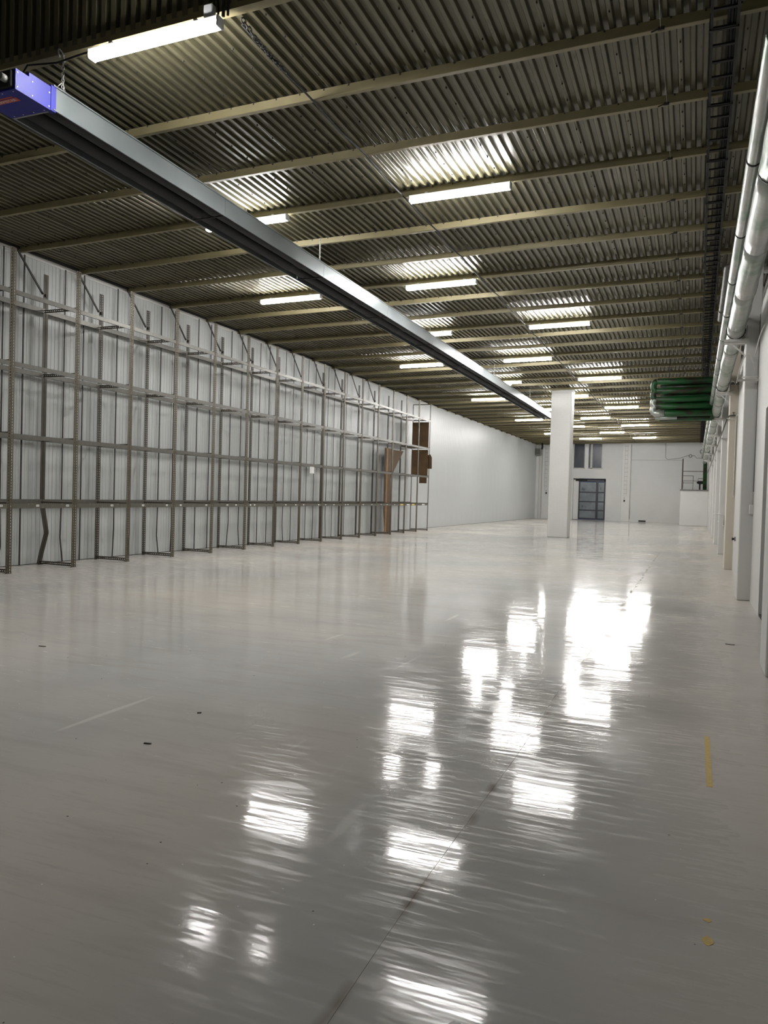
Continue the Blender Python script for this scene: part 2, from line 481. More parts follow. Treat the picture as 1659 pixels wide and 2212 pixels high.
MB().box(-4.60, -0.9, YE-0.035, YE-0.0, 4.755, 4.772).build('ledge_line', M['ledge'], wall_back)
MB().box(-11.9, -11.68, YE-0.30, YE+0.01, 0, 6.05, 0.01).build('pilaster', M['white'], wall_back)

door = empty('door_1', (0, 0, 0)); tag(door, 'dark framed sheet metal door with eight panels in the end wall', kind='structure')
yd = YE + 0.30
MB().box(D0, -8.55, yd+0.0, yd+0.06, 0, DZ).build('side_infill', M['white'], door)
fr = MB()
fr.box(-8.56, -8.47, yd-0.05, yd+0.03, 0.05, 3.16).box(-6.60, -6.50, yd-0.05, yd+0.03, 0.0, 3.22).box(-7.22, -7.06, yd-0.06, yd+0.03, 0.05, 3.16)
fr.box(-8.56, -6.50, yd-0.05, yd+0.03, 3.05, 3.17)
fr.build('door_frame', M['doorblue'], door)
for i, z in enumerate([0.12, 0.78, 1.46, 2.20]):
    MB().box(-8.5, -6.55, yd-0.055, yd+0.02, z-0.045, z+0.03).build('cross_rail', M['doorblue'], door)
zs = [0.15, 0.81, 1.49, 2.23, 3.06]
for i in range(4):
    MB().box(-8.47, -7.22, yd-0.02, yd+0.01, zs[i], zs[i+1]-0.07, 0.01).build('door_panel', M['doorpane'], door)
    MB().box(-7.06, -6.60, yd-0.02, yd+0.01, zs[i], zs[i+1]-0.07, 0.01).build('door_panel', M['doorpane'], door)
MB().box(D0, D1, yd-0.06, yd+0.02, 3.18, 3.26).tube([(-8.8, yd-0.12, 3.12), (-7.9, yd-0.12, 3.16)], 0.05).build('door_track', M['steel'], door)
MB().box(D0, D1, YE+0.02, YE+0.36, 0.0, 0.035).build('threshold', M['ledge'], door)

win = empty('window_1'); tag(win, 'high dark window with grey frame above the sheet metal door', kind='structure')
yw = YE + 0.22
MB().box(W0, -8.20, yw, yw+0.02, WZ0+0.10, WZ1).build('pane', M['glass'], win)
MB().box(-7.86, -7.72, yw, yw+0.02, WZ0+0.10, WZ1).build('pane', M['glass'], win)
MB().box(-7.58, -6.87, yw, yw+0.02, WZ0+0.10, WZ1).build('pane', M['glass'], win)
MB().box(W0, W1, yw-0.05, yw+0.04, WZ0, WZ0+0.10).box(-8.20, -8.13, yw-0.05, yw+0.04, WZ0, WZ1).box(-7.72, -7.56, yw-0.05, yw+0.04, WZ0, WZ1).box(-6.87, W1, yw-0.05, yw+0.04, WZ0, WZ1).build('window_frame', M['winframe'], win)
MB().box(-8.13, -7.84, YE-0.02, yw+0.05, WZ0, WZ1+0.02, 0.01).build('mullion', M['white'], win)
MB().box(W0, W1, YE-0.05, yw, WZ0-0.03, WZ0+0.015).build('window_sill', M['white'], win)

# right wall: pillars in front, an opening near the camera, an upper strip set back
wr = MB()
OY0, OY1, OZ = 8.30, 11.93, 2.90
wr.box(XR, XR+0.55, -7, OY0, 0, 4.7).box(XR, XR+0.55, OY1, YE+0.2, 0, 4.7).box(XR, XR+0.55, OY0, OY1, OZ, 4.7)
wr.box(XR2, XR2+0.2, -7, YE+0.2, 4.7, 6.6)
wall_right = wr.build('wall_right', M['white']); tag(wall_right, 'white plastered side wall with a row of pillars', kind='structure')
gate = MB().box(XR+0.40, XR+0.5, OY0, OY1, 0.03, OZ).build('door_2', M['boxgrey']); tag(gate, 'grey gate leaf set back in the side wall opening', kind='structure')
MB().box(XR+0.01, XR+0.5, OY0, OY1, 0, 0.03).build('sill', M['gap'], gate)
PILL = [(7.70, .645), (13.70, .685), (20.00, .700), (26.00, .722), (32.20, .742), (37.80, .760), (44.10, .778), (51.00, .790)]
for i, (y, x) in enumerate(PILL):
    MB().box(x, XR+0.02, y, y+0.62, 0, 6.15, 0.012).build('pillar', M['cream' if i == 2 else 'white'], wall_right)

# south closure behind the camera
ws_ = MB().box(XL-0.3, XR2+0.3, -7.3, -7.0, 0, 9.3).build('wall_front', M['white']); tag(ws_, 'white wall behind the viewer', kind='structure')
MB().box(XL-0.3, XL-0.05, -7, YS, 6.0, 9.3).build('upper_strip', M['white'], wall_left)
MB().box(XR2, XR2+0.2, -7, YS, 6.5, 9.3).build('upper_strip', M['white'], wall_right)
MB().box(XL-0.06, XL, -7, 7.76, 0, 9.3).build('wall_panel', M['panel'], wall_left)

# roof: trapezoidal sheets on purlins, stepping up near the camera
ceiling = MB().add([(XL-0.3, YS, zc(XL)+0.14), (XR2+0.3, YS, zc(XR2)+0.14), (XR2+0.3, YE+0.4, zc(XR2)+0.14), (XL-0.3, YE+0.4, zc(XL)+0.14),
                    (XL-0.3, YS, zc(XL)+0.2), (XR2+0.3, YS, zc(XR2)+0.2), (XR2+0.3, YE+0.4, zc(XR2)+0.2), (XL-0.3, YE+0.4, zc(XL)+0.2)],
                   [(0, 1, 2, 3), (4, 5, 6, 7), (0, 1, 5, 4), (1, 2, 6, 5), (2, 3, 7, 6), (3, 0, 4, 7)]).build('ceiling', M['deck'])
tag(ceiling, 'olive corrugated metal roof on purlins', kind='structure')
PITCH, NR = 0.1225, 5
SW = PITCH*NR
def ribprof(nr, inset=0.0):
    p = []
    for i in range(nr):
        a = i*PITCH
        p += [(a+0.000, 0.0), (a+0.036, 0.0), (a+0.0405, 0.004), (a+0.049, 0.044), (a+0.054, 0.048), (a+0.1045, 0.048), (a+0.1095, 0.044), (a+0.118, 0.004)]
    p.append((nr*PITCH + 0.012, 0.0))
    return p
def roof_mesh(rng):
    mb = MB(); path = []
    ny = 39
    pr = ribprof(NR)
    base = []
    for j in range(ny):
        y = YS + (YE - YS)*j/(ny-1)
        sag = rng.uniform(-0.004, 0.004)
        base.append(((0, y, sag), (1, 0, 0.0165), (0, 0, 1)))
    mb.sweep(pr, base, smooth=False, closed=False, caps=False)
    return mb.mesh('roof_sheet', M['roof'])
rm = [roof_mesh(random.Random(i)) for i in range(4)]
x = XL - 0.05; i = 0
while x < XR2:
    o = link('roof_sheet', rm[i % 4], ceiling)
    o.location = (x, 0, zc(x) + (0.0022 if i % 2 else 0.0)); x += SW; i += 1
# purlins: rolled channels, slightly bowed
def purlin_mesh(rng, k):
    mb = MB(); nseg = 27
    pr = [(-0.005, 0.0), (-0.060, 0.0), (-0.060, 0.012), (-0.009, 0.016), (-0.009, 0.082), (-0.060, 0.086), (-0.060, 0.098), (0.0, 0.098), (0.0, 0.004)]
    path = []
    ph, am = rng.uniform(0, 6), rng.uniform(0.004, 0.012)
    for j in range(nseg):
        xx = XL + 0.02 + (XR2 - XL - 0.02)*j/(nseg-1)
        path.append(((xx, am*math.sin(xx*0.9 + ph), zb(xx) - 0.002 + 0.4*am*math.sin(xx*1.3 + ph*2)), (0, -1, 0), (0, 0, 1)))
    mb.sweep(pr, path)
    return mb
scr = MB()
scr.add([(0.011*math.cos(a*math.pi/3), 0.011*math.sin(a*math.pi/3), z) for z in (0, -0.016) for a in range(6)], [(6, 7, 8, 9, 10, 11)] + [(i, (i+1) % 6, 6+(i+1) % 6, 6+i) for i in range(6)])
for k, y in enumerate([YS + 0.03] + PY):
    o = purlin_mesh(random.Random(100+k), k).build('purlin', M['purlin'], ceiling)
    o.location = (0, y, 0)
    if k < 14:
        sb = MB(); xx = XL + 0.2
        while xx < XR2:
            for vx, vy in ((0.0, 0.0),):
                sb.box(xx-0.008, xx+0.008, -0.006, 0.062, 0.096 + zb(xx) - 0.02, 0.096 + zb(xx) - 0.0)
            xx += 0.3063
        s_ = sb.build('purlin_bolts', M['steel'], o); tag(s_, kind='stuff')
    # white painted purlin end by the side wall
    if k: MB().box(0.92, XR2, y-0.066, y+0.006, zb(1)-0.012, zb(1)+0.10).build('purlin_end', M['white'], ceiling)
# sheet lap screws
sb = MB(); x = XL - 0.05 + 0.02; i = 0
while x < XR2:
    y = YS + 0.3
    while y < 30:
        z = zc(x)
        sb.box(x-0.007, x+0.007, y-0.007, y+0.007, z-0.014, z+0.001); y += 0.372
    x += SW
s_ = sb.build('sheet_screws', M['steel'], ceiling); tag(s_, kind='stuff')
# upright corrugated sheets of the step, and the higher roof over the camera
fm = MB()
fm.sweep([(a, -b) for a, b in ribprof(NR)], [((0, 0, 0), (1, 0, 0), (0, 1, 0)), ((0, 0, 2.6), (1, 0, 0), (0, 1, 0))], closed=False, caps=False)
fmesh = fm.mesh('step_sheet', M['roof'])
x = XL - 0.05
while x < XR2:
    o = link('step_sheet', fmesh, ceiling); o.location = (x, YS, zc(x) - 0.06); x += SW
MB().box(XL-0.3, XR2+0.3, YS-0.02, YS+0.02, 8.55, 9.3).build('step_girder', M['purlin'], ceiling)
o = MB().sweep([(a, b) for a, b in ribprof(108)], [((XL-0.05, -7.2, 8.6), (1, 0, 0), (0, 0, 1)), ((XL-0.05, YS+0.3, 8.6), (1, 0, 0), (0, 0, 1))], closed=False, caps=False).build('upper_roof_sheet', M['roof'], ceiling)
e_ = MB(); nseg = 20
for j in range(nseg):
    pass
ea = [((XL + (XR2-XL)*j/nseg, YS-0.012, zb(XL + (XR2-XL)*j/nseg)-0.02), (0, 1, 0), (0, 0, 1)) for j in range(nseg+1)]
e_.sweep([(-0.03, 0.0), (0.03, 0.0), (0.03, 0.012), (-0.018, 0.012), (-0.018, 0.11), (-0.03, 0.11)], ea)
e_.build('step_angle', M['purlin'], ceiling)

# freestanding column
colm = MB().box(-5.575, -4.765, 31.8, 32.6, 0.0, 6.10, 0.02).build('column', M['brick'])
tag(colm, 'square white plastered column standing alone in the hall', kind='structure')
MB().box(-5.60, -4.74, 31.78, 32.62, 5.98, 6.06, 0.01).build('capital', M['white'], colm)

# ================================================================ TUBE LIGHTS
ROWS = [(-9.30, -7.80, (5, 11, 17, 23, 29), 'row nearest the shelving'),
        (-7.66, -6.15, (2, 8, 14, 20, 26, 32), 'row hung across the radiant heater'),
        (-5.80, -4.25, (-1, 5, 11, 17, 23, 29), 'row just right of the radiant heater'),
        (-4.10, -2.54, (2, 8, 14, 20, 26, 32), 'rightmost row')]
ORD = ['first', 'second', 'third', 'fourth', 'fifth', 'sixth']
L = 1.53
hb = MB().sweep([(-0.047, 0.0), (-0.043, 0.035), (0.043, 0.035), (0.047, 0.0)], [((-L/2, 0, 0), (0, 1, 0), (0, 0, 1)), ((L/2, 0, 0), (0, 1, 0), (0, 0, 1))]).mesh('housing', M['housing'])
db = MB().sweep([(0.046, 0.0), (0.061, -0.024), (0.036, -0.060), (-0.036, -0.060), (-0.061, -0.024), (-0.046, 0.0)],
                [((-L/2+0.025, 0, 0), (0, 1, 0), (0, 0, 1)), ((L/2-0.025, 0, 0), (0, 1, 0), (0, 0, 1))]).mesh('diffuser', M['lamp'])
cb = MB().box(-0.025, 0.0, -0.056, 0.056, -0.064, 0.034, 0.008).mesh('end_cap', M['housing'])
bb = MB().box(-0.02, 0.02, -0.03, 0.03, 0.034, 0.062).mesh('bracket', M['housing'])
for x0, x1, ks, rowname in ROWS:
    for q, k in enumerate(ks):
        y = 6.10 if k < 0 else PY[k]
        xc = (x0+x1)/2
        dz = 0.062
        if k < 0: xc += 0.05
        t = empty('tube_light', (xc, y - 0.03, zb(xc) - dz - (0.07 if k < 0 else 0.0)))
        t.rotation_euler = (0, -math.atan(0.0165), 0)
        tag(t, 'lit tube light, %s from the camera in the %s' % (ORD[q], rowname), 'light', 'tube lights on the roof purlins')
        link('housing', hb, t); link('diffuser', db, t)
        a = link('end_cap', cb, t); a.location = (-L/2+0.025, 0, 0)
        a = link('end_cap', cb, t); a.location = (L/2, 0, 0)
        a = link('bracket', bb, t); a.location = (-0.5, 0, 0)
        a = link('bracket', bb, t); a.location = (0.5, 0, 0)

# unlit emergency fitting near the column
em = empty('emergency_light', (-7.03, 29.3, zb(-7.0) - 0.07)); tag(em, 'small unlit white emergency light on the roof left of the column', 'light')
MB().box(-0.36, 0.36, -0.06, 0.06, 0.0, 0.07, 0.01).build('body', M['housing'], em)
MB().box(-0.33, 0.33, -0.05, 0.05, -0.035, 0.0, 0.012).build('cover', M['white'], em)

# ================================================================ RADIANT HEATER
H0, H1 = 5.98, 37.0
def hx(y): return -6.135 - 0.0072*(y - 6.0)          # right lower edge drifts slightly left with distance
heat = empty('radiant_heater', (0, 0, 0)); tag(heat, 'long galvanised radiant tube heater with blue burner box hung under the roof', 'heater')
ys = [H0 + (H1-H0)*i/10 for i in range(11)]
def hpath(dx, z): return [((hx(y)+dx, y, z), (1, 0, 0), (0, 0, 1)) for y in ys]
HB, HT = 5.335, 5.575
for i in range(10):
    ya, yb_ = ys[i], ys[i+1]
    p = [((hx(ya), ya+0.003, 0), (1, 0, 0), (0, 0, 1)), ((hx(yb_), yb_-0.003, 0), (1, 0, 0), (0, 0, 1))]
    MB().sweep([(-0.004, HB), (0.0, HB), (0.0, HT), (-0.004, HT)], p).build('side_panel', M['galv'], heat)
    MB().sweep([(-0.535, HB), (-0.531, HB), (-0.531, HT), (-0.535, HT)], p).build('side_panel', M['galv'], heat)
    MB().sweep([(-0.535, HT), (0.0, HT), (0.0, HT+0.004), (-0.535, HT+0.004)], p).build('top_panel', M['galv'], heat)
MB().sweep([(-0.004, HB-0.004), (0.010, HB-0.004), (0.010, HB+0.010), (-0.004, HB+0.010)], hpath(0, 0)).build('lip', M['galv'], heat)
MB().sweep([(-0.004, HT-0.006), (0.010, HT-0.006), (0.010, HT+0.010), (-0.004, HT+0.010)], hpath(0, 0)).build('lip', M['galv'], heat)
MB().sweep([(-0.547, HB-0.004), (-0.525, HB-0.004), (-0.525, HB+0.010), (-0.547, HB+0.010)], hpath(0, 0)).build('lip', M['galv'], heat)
MB().sweep([(-0.53, HT-0.03), (-0.005, HT-0.03), (-0.005, HT-0.02), (-0.53, HT-0.02)], hpath(0, 0)).build('liner', M['hole'], heat)
for dx in (-0.40, -0.14):
    tb = MB(); pts, rr = [], []
    y = H0
    while y < H1:
        pts.append((hx(y)+dx, y, HB+0.085)); rr.append(0.078); y += 0.25
        if len(pts) % 12 == 0:
            pts.append((hx(y)+dx, y, HB+0.085)); rr.append(0.090); y += 0.06
            pts.append((hx(y)+dx, y, HB+0.085)); rr.append(0.090); y += 0.02
    tb.tube(pts, rr, 12); tb.build('burner_tube', M['hole'], heat)
for i in range(1, 10):
    y = ys[i]
    MB().box(hx(y)-0.53, hx(y)-0.004, y-0.012, y+0.012, HB-0.002, HB+0.010).build('cross_strap', M['hole'], heat)
bbx = MB()
bx0, bx1, by0, by1, bz0, bz1 = -6.66, -6.135, 5.52, 5.96, 5.315, 5.55
bbx.add([(bx0, by0, bz0), (bx1, by0, bz0), (bx1, by1, bz0), (bx0, by1, bz0), (bx0, by0, bz1-0.04), (bx1, by0, bz1-0.04), (bx1, by0+0.16, bz1-0.04), (bx1, by0+0.16, bz1), (bx1, by1, bz1), (bx0, by1, bz1), (bx0, by0+0.16, bz1), (bx0, by0+0.16, bz1-0.04)],
        [(0, 1, 2, 3), (1, 5, 6, 7, 8, 2), (0, 3, 9, 10, 11, 4), (4, 11, 6, 5), (11, 10, 7, 6), (10, 9, 8, 7), (2, 8, 9, 3), (0, 4, 5, 1)])
burner = bbx.build('burner_box', M['blue'], heat); tag(burner, 'blue enamelled burner box at the near end')
MB().box(bx0+0.01, bx1-0.03, by0-0.03, by0+0.01, bz0+0.02, bz1-0.06, 0.006).build('control_panel', M['cable'], burner)
MB().tube([(bx1-0.09, by0-0.02, bz0+0.09), (bx1-0.09, by0-0.10, bz0+0.09)], 0.035, 12).build('gas_inlet', M['boxgrey'], burner)
MB().box(bx1-0.05, bx1+0.006, by1-0.01, H0+0.04, bz0+0.0, bz1+0.02, 0.004).build('end_flange', M['blue'], burner)
MB().box(bx0-0.004, bx1, by1-0.006, H0+0.01, bz0+0.005, bz1+0.01).build('end_plate', M['boxgrey'], burner)
sbm = MB()
for y in (by0+0.02, by0+0.2, by1-0.03):
    for z in (bz0+0.03, bz1-0.07): sbm.box(bx1, bx1+0.004, y-0.006, y+0.006, z-0.006, z+0.006)
for xx in (bx1-0.06, bx1-0.2, bx1-0.34, bx1-0.46):
    for y in (by0+0.03, by1-0.03): sbm.box(xx-0.005, xx+0.005, y-0.005, y+0.005, bz0-0.004, bz0)
s_ = sbm.build('screws', M['print'], burner); tag(s_, kind='stuff')
lab = MB().box(-6.60, -6.265, 5.645, 5.705, bz0-0.0025, bz0).box(-6.48, -6.29, 5.615, 5.632, bz0-0.0025, bz0).build('name_plate', M['red'], burner)
def text_mesh(name, body, size, mat, parent, loc, rot):
    cu = bpy.data.curves.new(name, 'FONT'); cu.body = body; cu.size = size; cu.align_x = 'CENTER'; cu.align_y = 'CENTER'; cu.extrude = 0.0006
    ob = bpy.data.objects.new(name + '_tmp', cu); COL.objects.link(ob)
    bpy.context.view_layer.update()
    me = bpy.data.meshes.new_from_object(ob.evaluated_get(bpy.context.evaluated_depsgraph_get()))
    bpy.data.objects.remove(ob)
    me.materials.clear(); me.materials.append(mat)
    o = link(name, me, parent); o.location = loc; o.rotation_euler = rot
    return o
text_mesh('name_lettering', 'TERMSTAR', 0.056, M['print'], burner, (-6.43, 5.675, bz0-0.0030), (math.pi, 0, 0))

def chain_mb(a, b, link_len=0.045, r=0.0045, w=0.012):
    a, b = Vector(a), Vector(b); d = b-a; n_ = max(2, int(d.length/(link_len*0.72)))
    t = d.normalized(); u = t.cross(Vector((0.3, 0.9, 0.2))).normalized(); v = t.cross(u)
    mb = MB()
    for i in range(n_):
        c = a + d*((i+0.5)/n_); ax = u if i % 2 else v
        ring = []
        for k in range(8):
            an = 2*math.pi*k/8
            ring.append(c + t*(math.cos(an)*link_len/2) + ax*(math.sin(an)*w))
        mb.tube(ring, r, 5, closed=True)
    return mb
for y, big in ((6.12, True), (12.05, False), (18.2, False), (25.0, False), (31.2, False)):
    x = hx(y) - 0.02 if not big else -6.15
    mb = chain_mb((x, y, zb(x)), (x, y, HT+0.005))
    mb.build('chain', M['chain'], heat)
MB().tube([(-6.15, 6.05, 5.60), (-6.15, 6.12, 5.68), (-6.15, 6.15, 5.60)], 0.006, 6).tube([(-6.14, 6.13, 5.88)]+arc((-6.14, 6.10, 5.96), (-6.14, 6.0, 6.03), (-6.14, 6.08, 5.86), 8)[0:8], 0.009, 6).build('hook', M['chain'], heat)
# ================================================================ PIPES ON THE RIGHT
# big foil-lagged pipe along the pillars
PX, PZ, PR = 0.525, 4.36, 0.128
big = empty('lagged_pipe', (0, 0, 0)); tag(big, 'thick foil-wrapped pipe running along the pillars', 'pipe')
rg = random.Random(3)
y = 3.2; segs = []
while y < 56.5:
    y2 = min(56.5, y + 2.0)
    pts, rr = [], []
    for j in range(7):
        t = j/6
        pts.append((PX + 0.004*rg.uniform(-1, 1), y + (y2-y)*t, PZ + 0.004*rg.uniform(-1, 1)))
        rr.append(PR*(1 + 0.035*rg.uniform(-1, 1) - (0.025 if j in (0, 6) else 0)))
    MB().tube(pts, rr, 18).build('lagging_section', M['foil'], big)
    MB().tube([(PX, y2-0.007, PZ), (PX, y2+0.007, PZ)], PR*1.01, 18).build('band', M['boxgrey'], big)
    y = y2
sm_ = empty('thin_lagged_pipe', (0, 0, 0)); tag(sm_, 'thinner foil-wrapped pipe above and left of the thick pipe', 'pipe')
SX, SZ, SR = 0.385, 4.62, 0.062
y = 5.6
while y < 56.0:
    y2 = min(56.0, y + 2.0)
    dx = -0.012*max(0, y-30)/10; dx2 = -0.012*max(0, y2-30)/10
    MB().tube([(SX+dx, y, SZ), (SX+dx, y+0.03, SZ), (SX+(dx+dx2)/2, (y+y2)/2, SZ-0.01), (SX+dx2, y2-0.03, SZ), (SX+dx2, y2, SZ)], [SR*0.96, SR, SR*1.03, SR, SR*0.96], 14).build('lagging_section', M['foil'], sm_)
    MB().tube([(SX+dx2, y2-0.02, SZ), (SX+dx2, y2+0.01, SZ)], SR*1.06, 14).build('band', M['steel'], sm_)
    y = y2
# wall brackets that carry the pipes
ordp = ['first', 'second', 'third', 'fourth', 'fifth', 'sixth', 'seventh', 'eighth']
for i, (y, x) in enumerate(PILL[1:]):
    b = empty('pipe_bracket', (x, y, 4.2)); tag(b, 'steel bracket holding the thick pipe on the %s pillar from the camera' % ordp[i+1], 'bracket', 'pipe brackets on the pillars')
    MB().box(-0.33, 0.05, -0.03, 0.0, -0.02, 0.022).box(-0.33, 0.05, -0.005, 0.0, -0.06, 0.022).build('arm', M['wcable'], b)
    MB().bar((-0.02, -0.015, -0.24), (-0.24, -0.015, -0.02), 0.02, 0.02).build('brace', M['wcable'], b)
    ring = [(PX-x + (PR+0.012)*math.cos(a*math.pi/9), -0.02, PZ-4.2 + (PR+0.012)*math.sin(a*math.pi/9)) for a in range(18)]
    MB().tube(ring, 0.008, 5, closed=True).build('clamp', M['steel'], b)
sa = empty('angle_arm', (0.40, 19.95, 4.43)); tag(sa, 'bare steel angle arm crossing the thick pipe before the green register', 'bracket')
MB().box(-0.02, 0.52, -0.04, 0.0, -0.003, 0.004).box(-0.02, 0.52, -0.004, 0.0, -0.05, 0.004).build('angle', M['boxgrey'], sa)
MB().bar((0.54, -0.01, -0.01), (0.50, -0.01, -0.10), 0.02, 0.02).build('plate', M['boxgrey'], sa)
sa = empty('angle_arm', (0.61, 13.60, 3.56)); tag(sa, 'short steel angle arm with tube on the second pillar', 'bracket')
MB().box(-0.03, 0.27, -0.03, 0.0, -0.035, -0.0).build('angle', M['winframe'], sa)
MB().tube([(0.02, -0.02, 0.03), (0.29, -0.02, 0.03)], 0.012, 8).build('tube', M['wcable'], sa)
sa = empty('loose_bracket', (0.66, 19.90, 4.24)); tag(sa, 'short stub of steel sticking out of the cream pillar', 'bracket')
MB().bar((0.0, 0, -0.03), (0.11, 0, 0.02), 0.03, 0.025).build('stub', M['winframe'], sa)

# green smooth-tube register near the roof
reg = empty('tube_register', (0, 26.0, 0)); tag(reg, 'green painted register of stacked heating tubes below the roof', 'radiator')
RX0, RX1 = -1.22, 0.42
fz = [5.34, 5.04, 4.77, 4.56, 4.34]
for z in fz:
    MB().tube([(RX0, -0.35, z), (RX0+0.5, -0.35, z-0.002), (RX1, -0.35, z+0.01)], 0.098, 14).build('register_tube', M['green'], reg)
for z in (5.20, 4.92, 4.67, 4.45, 4.22):
    MB().tube([(RX0+0.1, -0.05, z), (RX1, -0.05, z+0.01)], 0.10, 14).build('register_tube', M['green'], reg)
for a, b in ((0, 1), (1, 2), (2, 3), (3, 4)):
    zm = (fz[a]+fz[b])/2; hh = (fz[a]-fz[b])/2
    pts = [(RX0 - (0.10)*math.sin(t*math.pi/8), -0.35, zm + hh*math.cos(t*math.pi/8)) for t in range(9)]
    MB().tube(pts, 0.093, 12).build('return_bend', M['green'] if a < 2 else M['foil'], reg)
MB().tube([(RX0-0.06, -0.352, 4.335), (RX0+0.25, -0.352, 4.337)], 0.108, 14).build('foil_sleeve', M['foil'], reg)
MB().tube([(RX0-0.02, -0.30, 4.20), (RX0+0.62, -0.30, 4.215)], 0.06, 12).build('foil_sleeve', M['foil'], reg)
MB().tube([(RX1-0.02, -0.35, 4.33), (RX1+0.10, -0.30, 4.34), (PX, -0.1, PZ-0.03)], 0.07, 12).build('feed_pipe', M['green'], reg)
MB().tube([(RX1-0.02, -0.1, 4.17), (RX1-0.02, -0.1, 5.42)], 0.07, 10).build('header', M['green'], reg)
for xx in (RX0+0.35, RX1-0.25):
    MB().tube([(xx, -0.2, 5.4), (xx, -0.2, zb(xx)+0.01)], 0.012, 6).build('hanger', M['steel'], reg)

# dark drain pipe with an elbow beside the tray
dp = [(0.75, 15.2, 5.84), (0.50, 15.2, 5.84)] + arc((0.50, 15.2, 5.84), (0.40, 15.2, 5.84), (0.40, 15.35, 5.84), 6)[1:] + [(0.40, 19.6, 5.84)]
dpe = MB().tube(dp, 0.05, 12).tube([(0.40, 18.6, 5.84), (0.40, 18.75, 5.84)], 0.06, 12).build('drain_pipe', M['greypipe'])
tag(dpe, 'grey plastic drain pipe with an elbow between cable tray and thick pipe', 'pipe')

# cable tray
tr = empty('cable_tray', (0.068, 0, 0), -0.0048); tag(tr, 'black ladder cable tray running under the roof beside the pipes', 'cable tray')
TZ = zb(0.15) - 0.10
for dx in (-0.115, 0.105):
    MB().box(dx, dx+0.010, YS+0.05, 60.5, TZ-0.02, TZ+0.05).box(dx-0.008, dx+0.018, YS+0.05, 60.5, TZ-0.028, TZ-0.02).build('rail', M['tray'], tr)
rgm = MB().box(-0.110, 0.110, -0.017, 0.017, 0.0, 0.018).mesh('rung', M['tray'])
y = YS + 0.2; c = 0
while y < 60.3 and c < 182:
    o = link('rung', rgm, tr); o.location = (0, y, TZ-0.018); y += 0.298; c += 1
for dx, r in ((0.030, 0.013), (0.058, 0.016), (0.085, 0.012)):
    MB().tube([(dx + 0.004*math.sin(i*1.3), YS + i*1.5, TZ+0.012) for i in range(36)], r, 6).build('tray_cable', M['cable'], tr)
hm = MB().box(-0.13, -0.12, -0.012, 0.012, -0.04, 0.12).box(0.115, 0.125, -0.012, 0.012, -0.04, 0.12).box(-0.13, 0.125, -0.012, 0.012, -0.045, -0.035).mesh('hanger', M['tray'])
for y in PY:
    o = link('hanger', hm, tr); o.location = (0, y-0.03, TZ)

# thin catenary wire with clips at each purlin
wi = empty('catenary_wire', (-0.45, 0, 0)); tag(wi, 'thin steel wire clipped under each purlin left of the cable tray', 'wire')
MB().tube([(0.006*math.sin(i*2.1), YS + 0.1 + i*0.744, zb(-0.45) - (0.012 if i % 2 == 0 else 0.03)) for i in range(74)], 0.003, 5).build('wire', M['greypipe'], wi)
cm_ = MB().box(-0.03, 0.03, -0.01, 0.01, -0.03, 0.0).bar((-0.09, 0, -0.035), (-0.01, 0, -0.012), 0.012, 0.010).mesh('clip', M['steel'])
for y in PY[:24]:
    o = link('clip', cm_, wi); o.location = (0, y-0.03, zb(-0.45)-0.002)

# feed cables for the light rows
def cable_run(name, label, x, y0, y1, sag=0.02, r=0.009, mat='cable'):
    pts = []
    y = y0; i = 0
    while y < y1:
        pts.append((x + 0.012*math.sin(i*1.9), y, zb(x) - 0.012 - (sag if i % 2 else 0.0))); y += 0.744; i += 1
    o = MB().tube(pts, r, 6).build(name, M[mat]); tag(o, label, 'cable'); return o
cable_run('feed_cable', 'black cable under the purlins between the two right light rows', -4.17, 6.36, 60, 0.03, 0.012)
cable_run('feed_cable', 'black cable under the purlins left of the radiant heater', -7.76, 6.36, 60, 0.025, 0.010)
ch = MB()
pth = [(-4.10, 6.25, 5.985), (-4.13, 6.55, 5.955), (-4.15, 6.85, 5.965), (-4.165, 7.2, 5.985)]
for a, b in zip(pth, pth[1:]):
    c_ = chain_mb(a, b, 0.075, 0.008, 0.020); ch.add(c_.v, c_.f, True)
o = ch.build('slack_chain', M['steel']); tag(o, 'dark slack chain lying along the cable beside the nearest tube light', 'chain')
jb = empty('junction_box', (-4.34, 6.08, 5.99)); tag(jb, 'small grey junction box above the end of the nearest tube light', 'junction box')
MB().box(-0.05, 0.05, -0.04, 0.03, -0.06, 0.06, 0.01).build('body', M['housing'], jb)
MB().tube([(0.02, 0.02, 0.055), (0.03, 0.03, 0.13), (0.07, 0.02, 0.12), (0.08, 0.02, 0.0), (0.05, 0.03, -0.12)], 0.010, 6).build('lead', M['cable'], jb)
o = MB().tube([(-4.20, 6.09, 5.93), (-4.19, 6.08, 6.1), (-4.17, 6.08, 6.4), (-4.16, 6.08, 7.4)], 0.016, 6).tube([(-4.15, 6.09, 5.93), (-4.14, 6.09, 6.2), (-4.13, 6.09, 7.4)], 0.012, 6).build('riser_cable', M['cable'])
tag(o, 'pair of black cables climbing the step in the roof', 'cable')
o = MB().tube([(-6.60, 5.90, 5.56), (-6.55, 6.04, 5.88), (-6.2, 6.09, 5.87), (-5.85, 6.09, 5.90), (-5.6, 6.10, 5.91)], 0.010, 6).build('burner_cable', M['cable'])
tag(o, 'black cable from the blue burner box to the nearest tube light', 'cable')

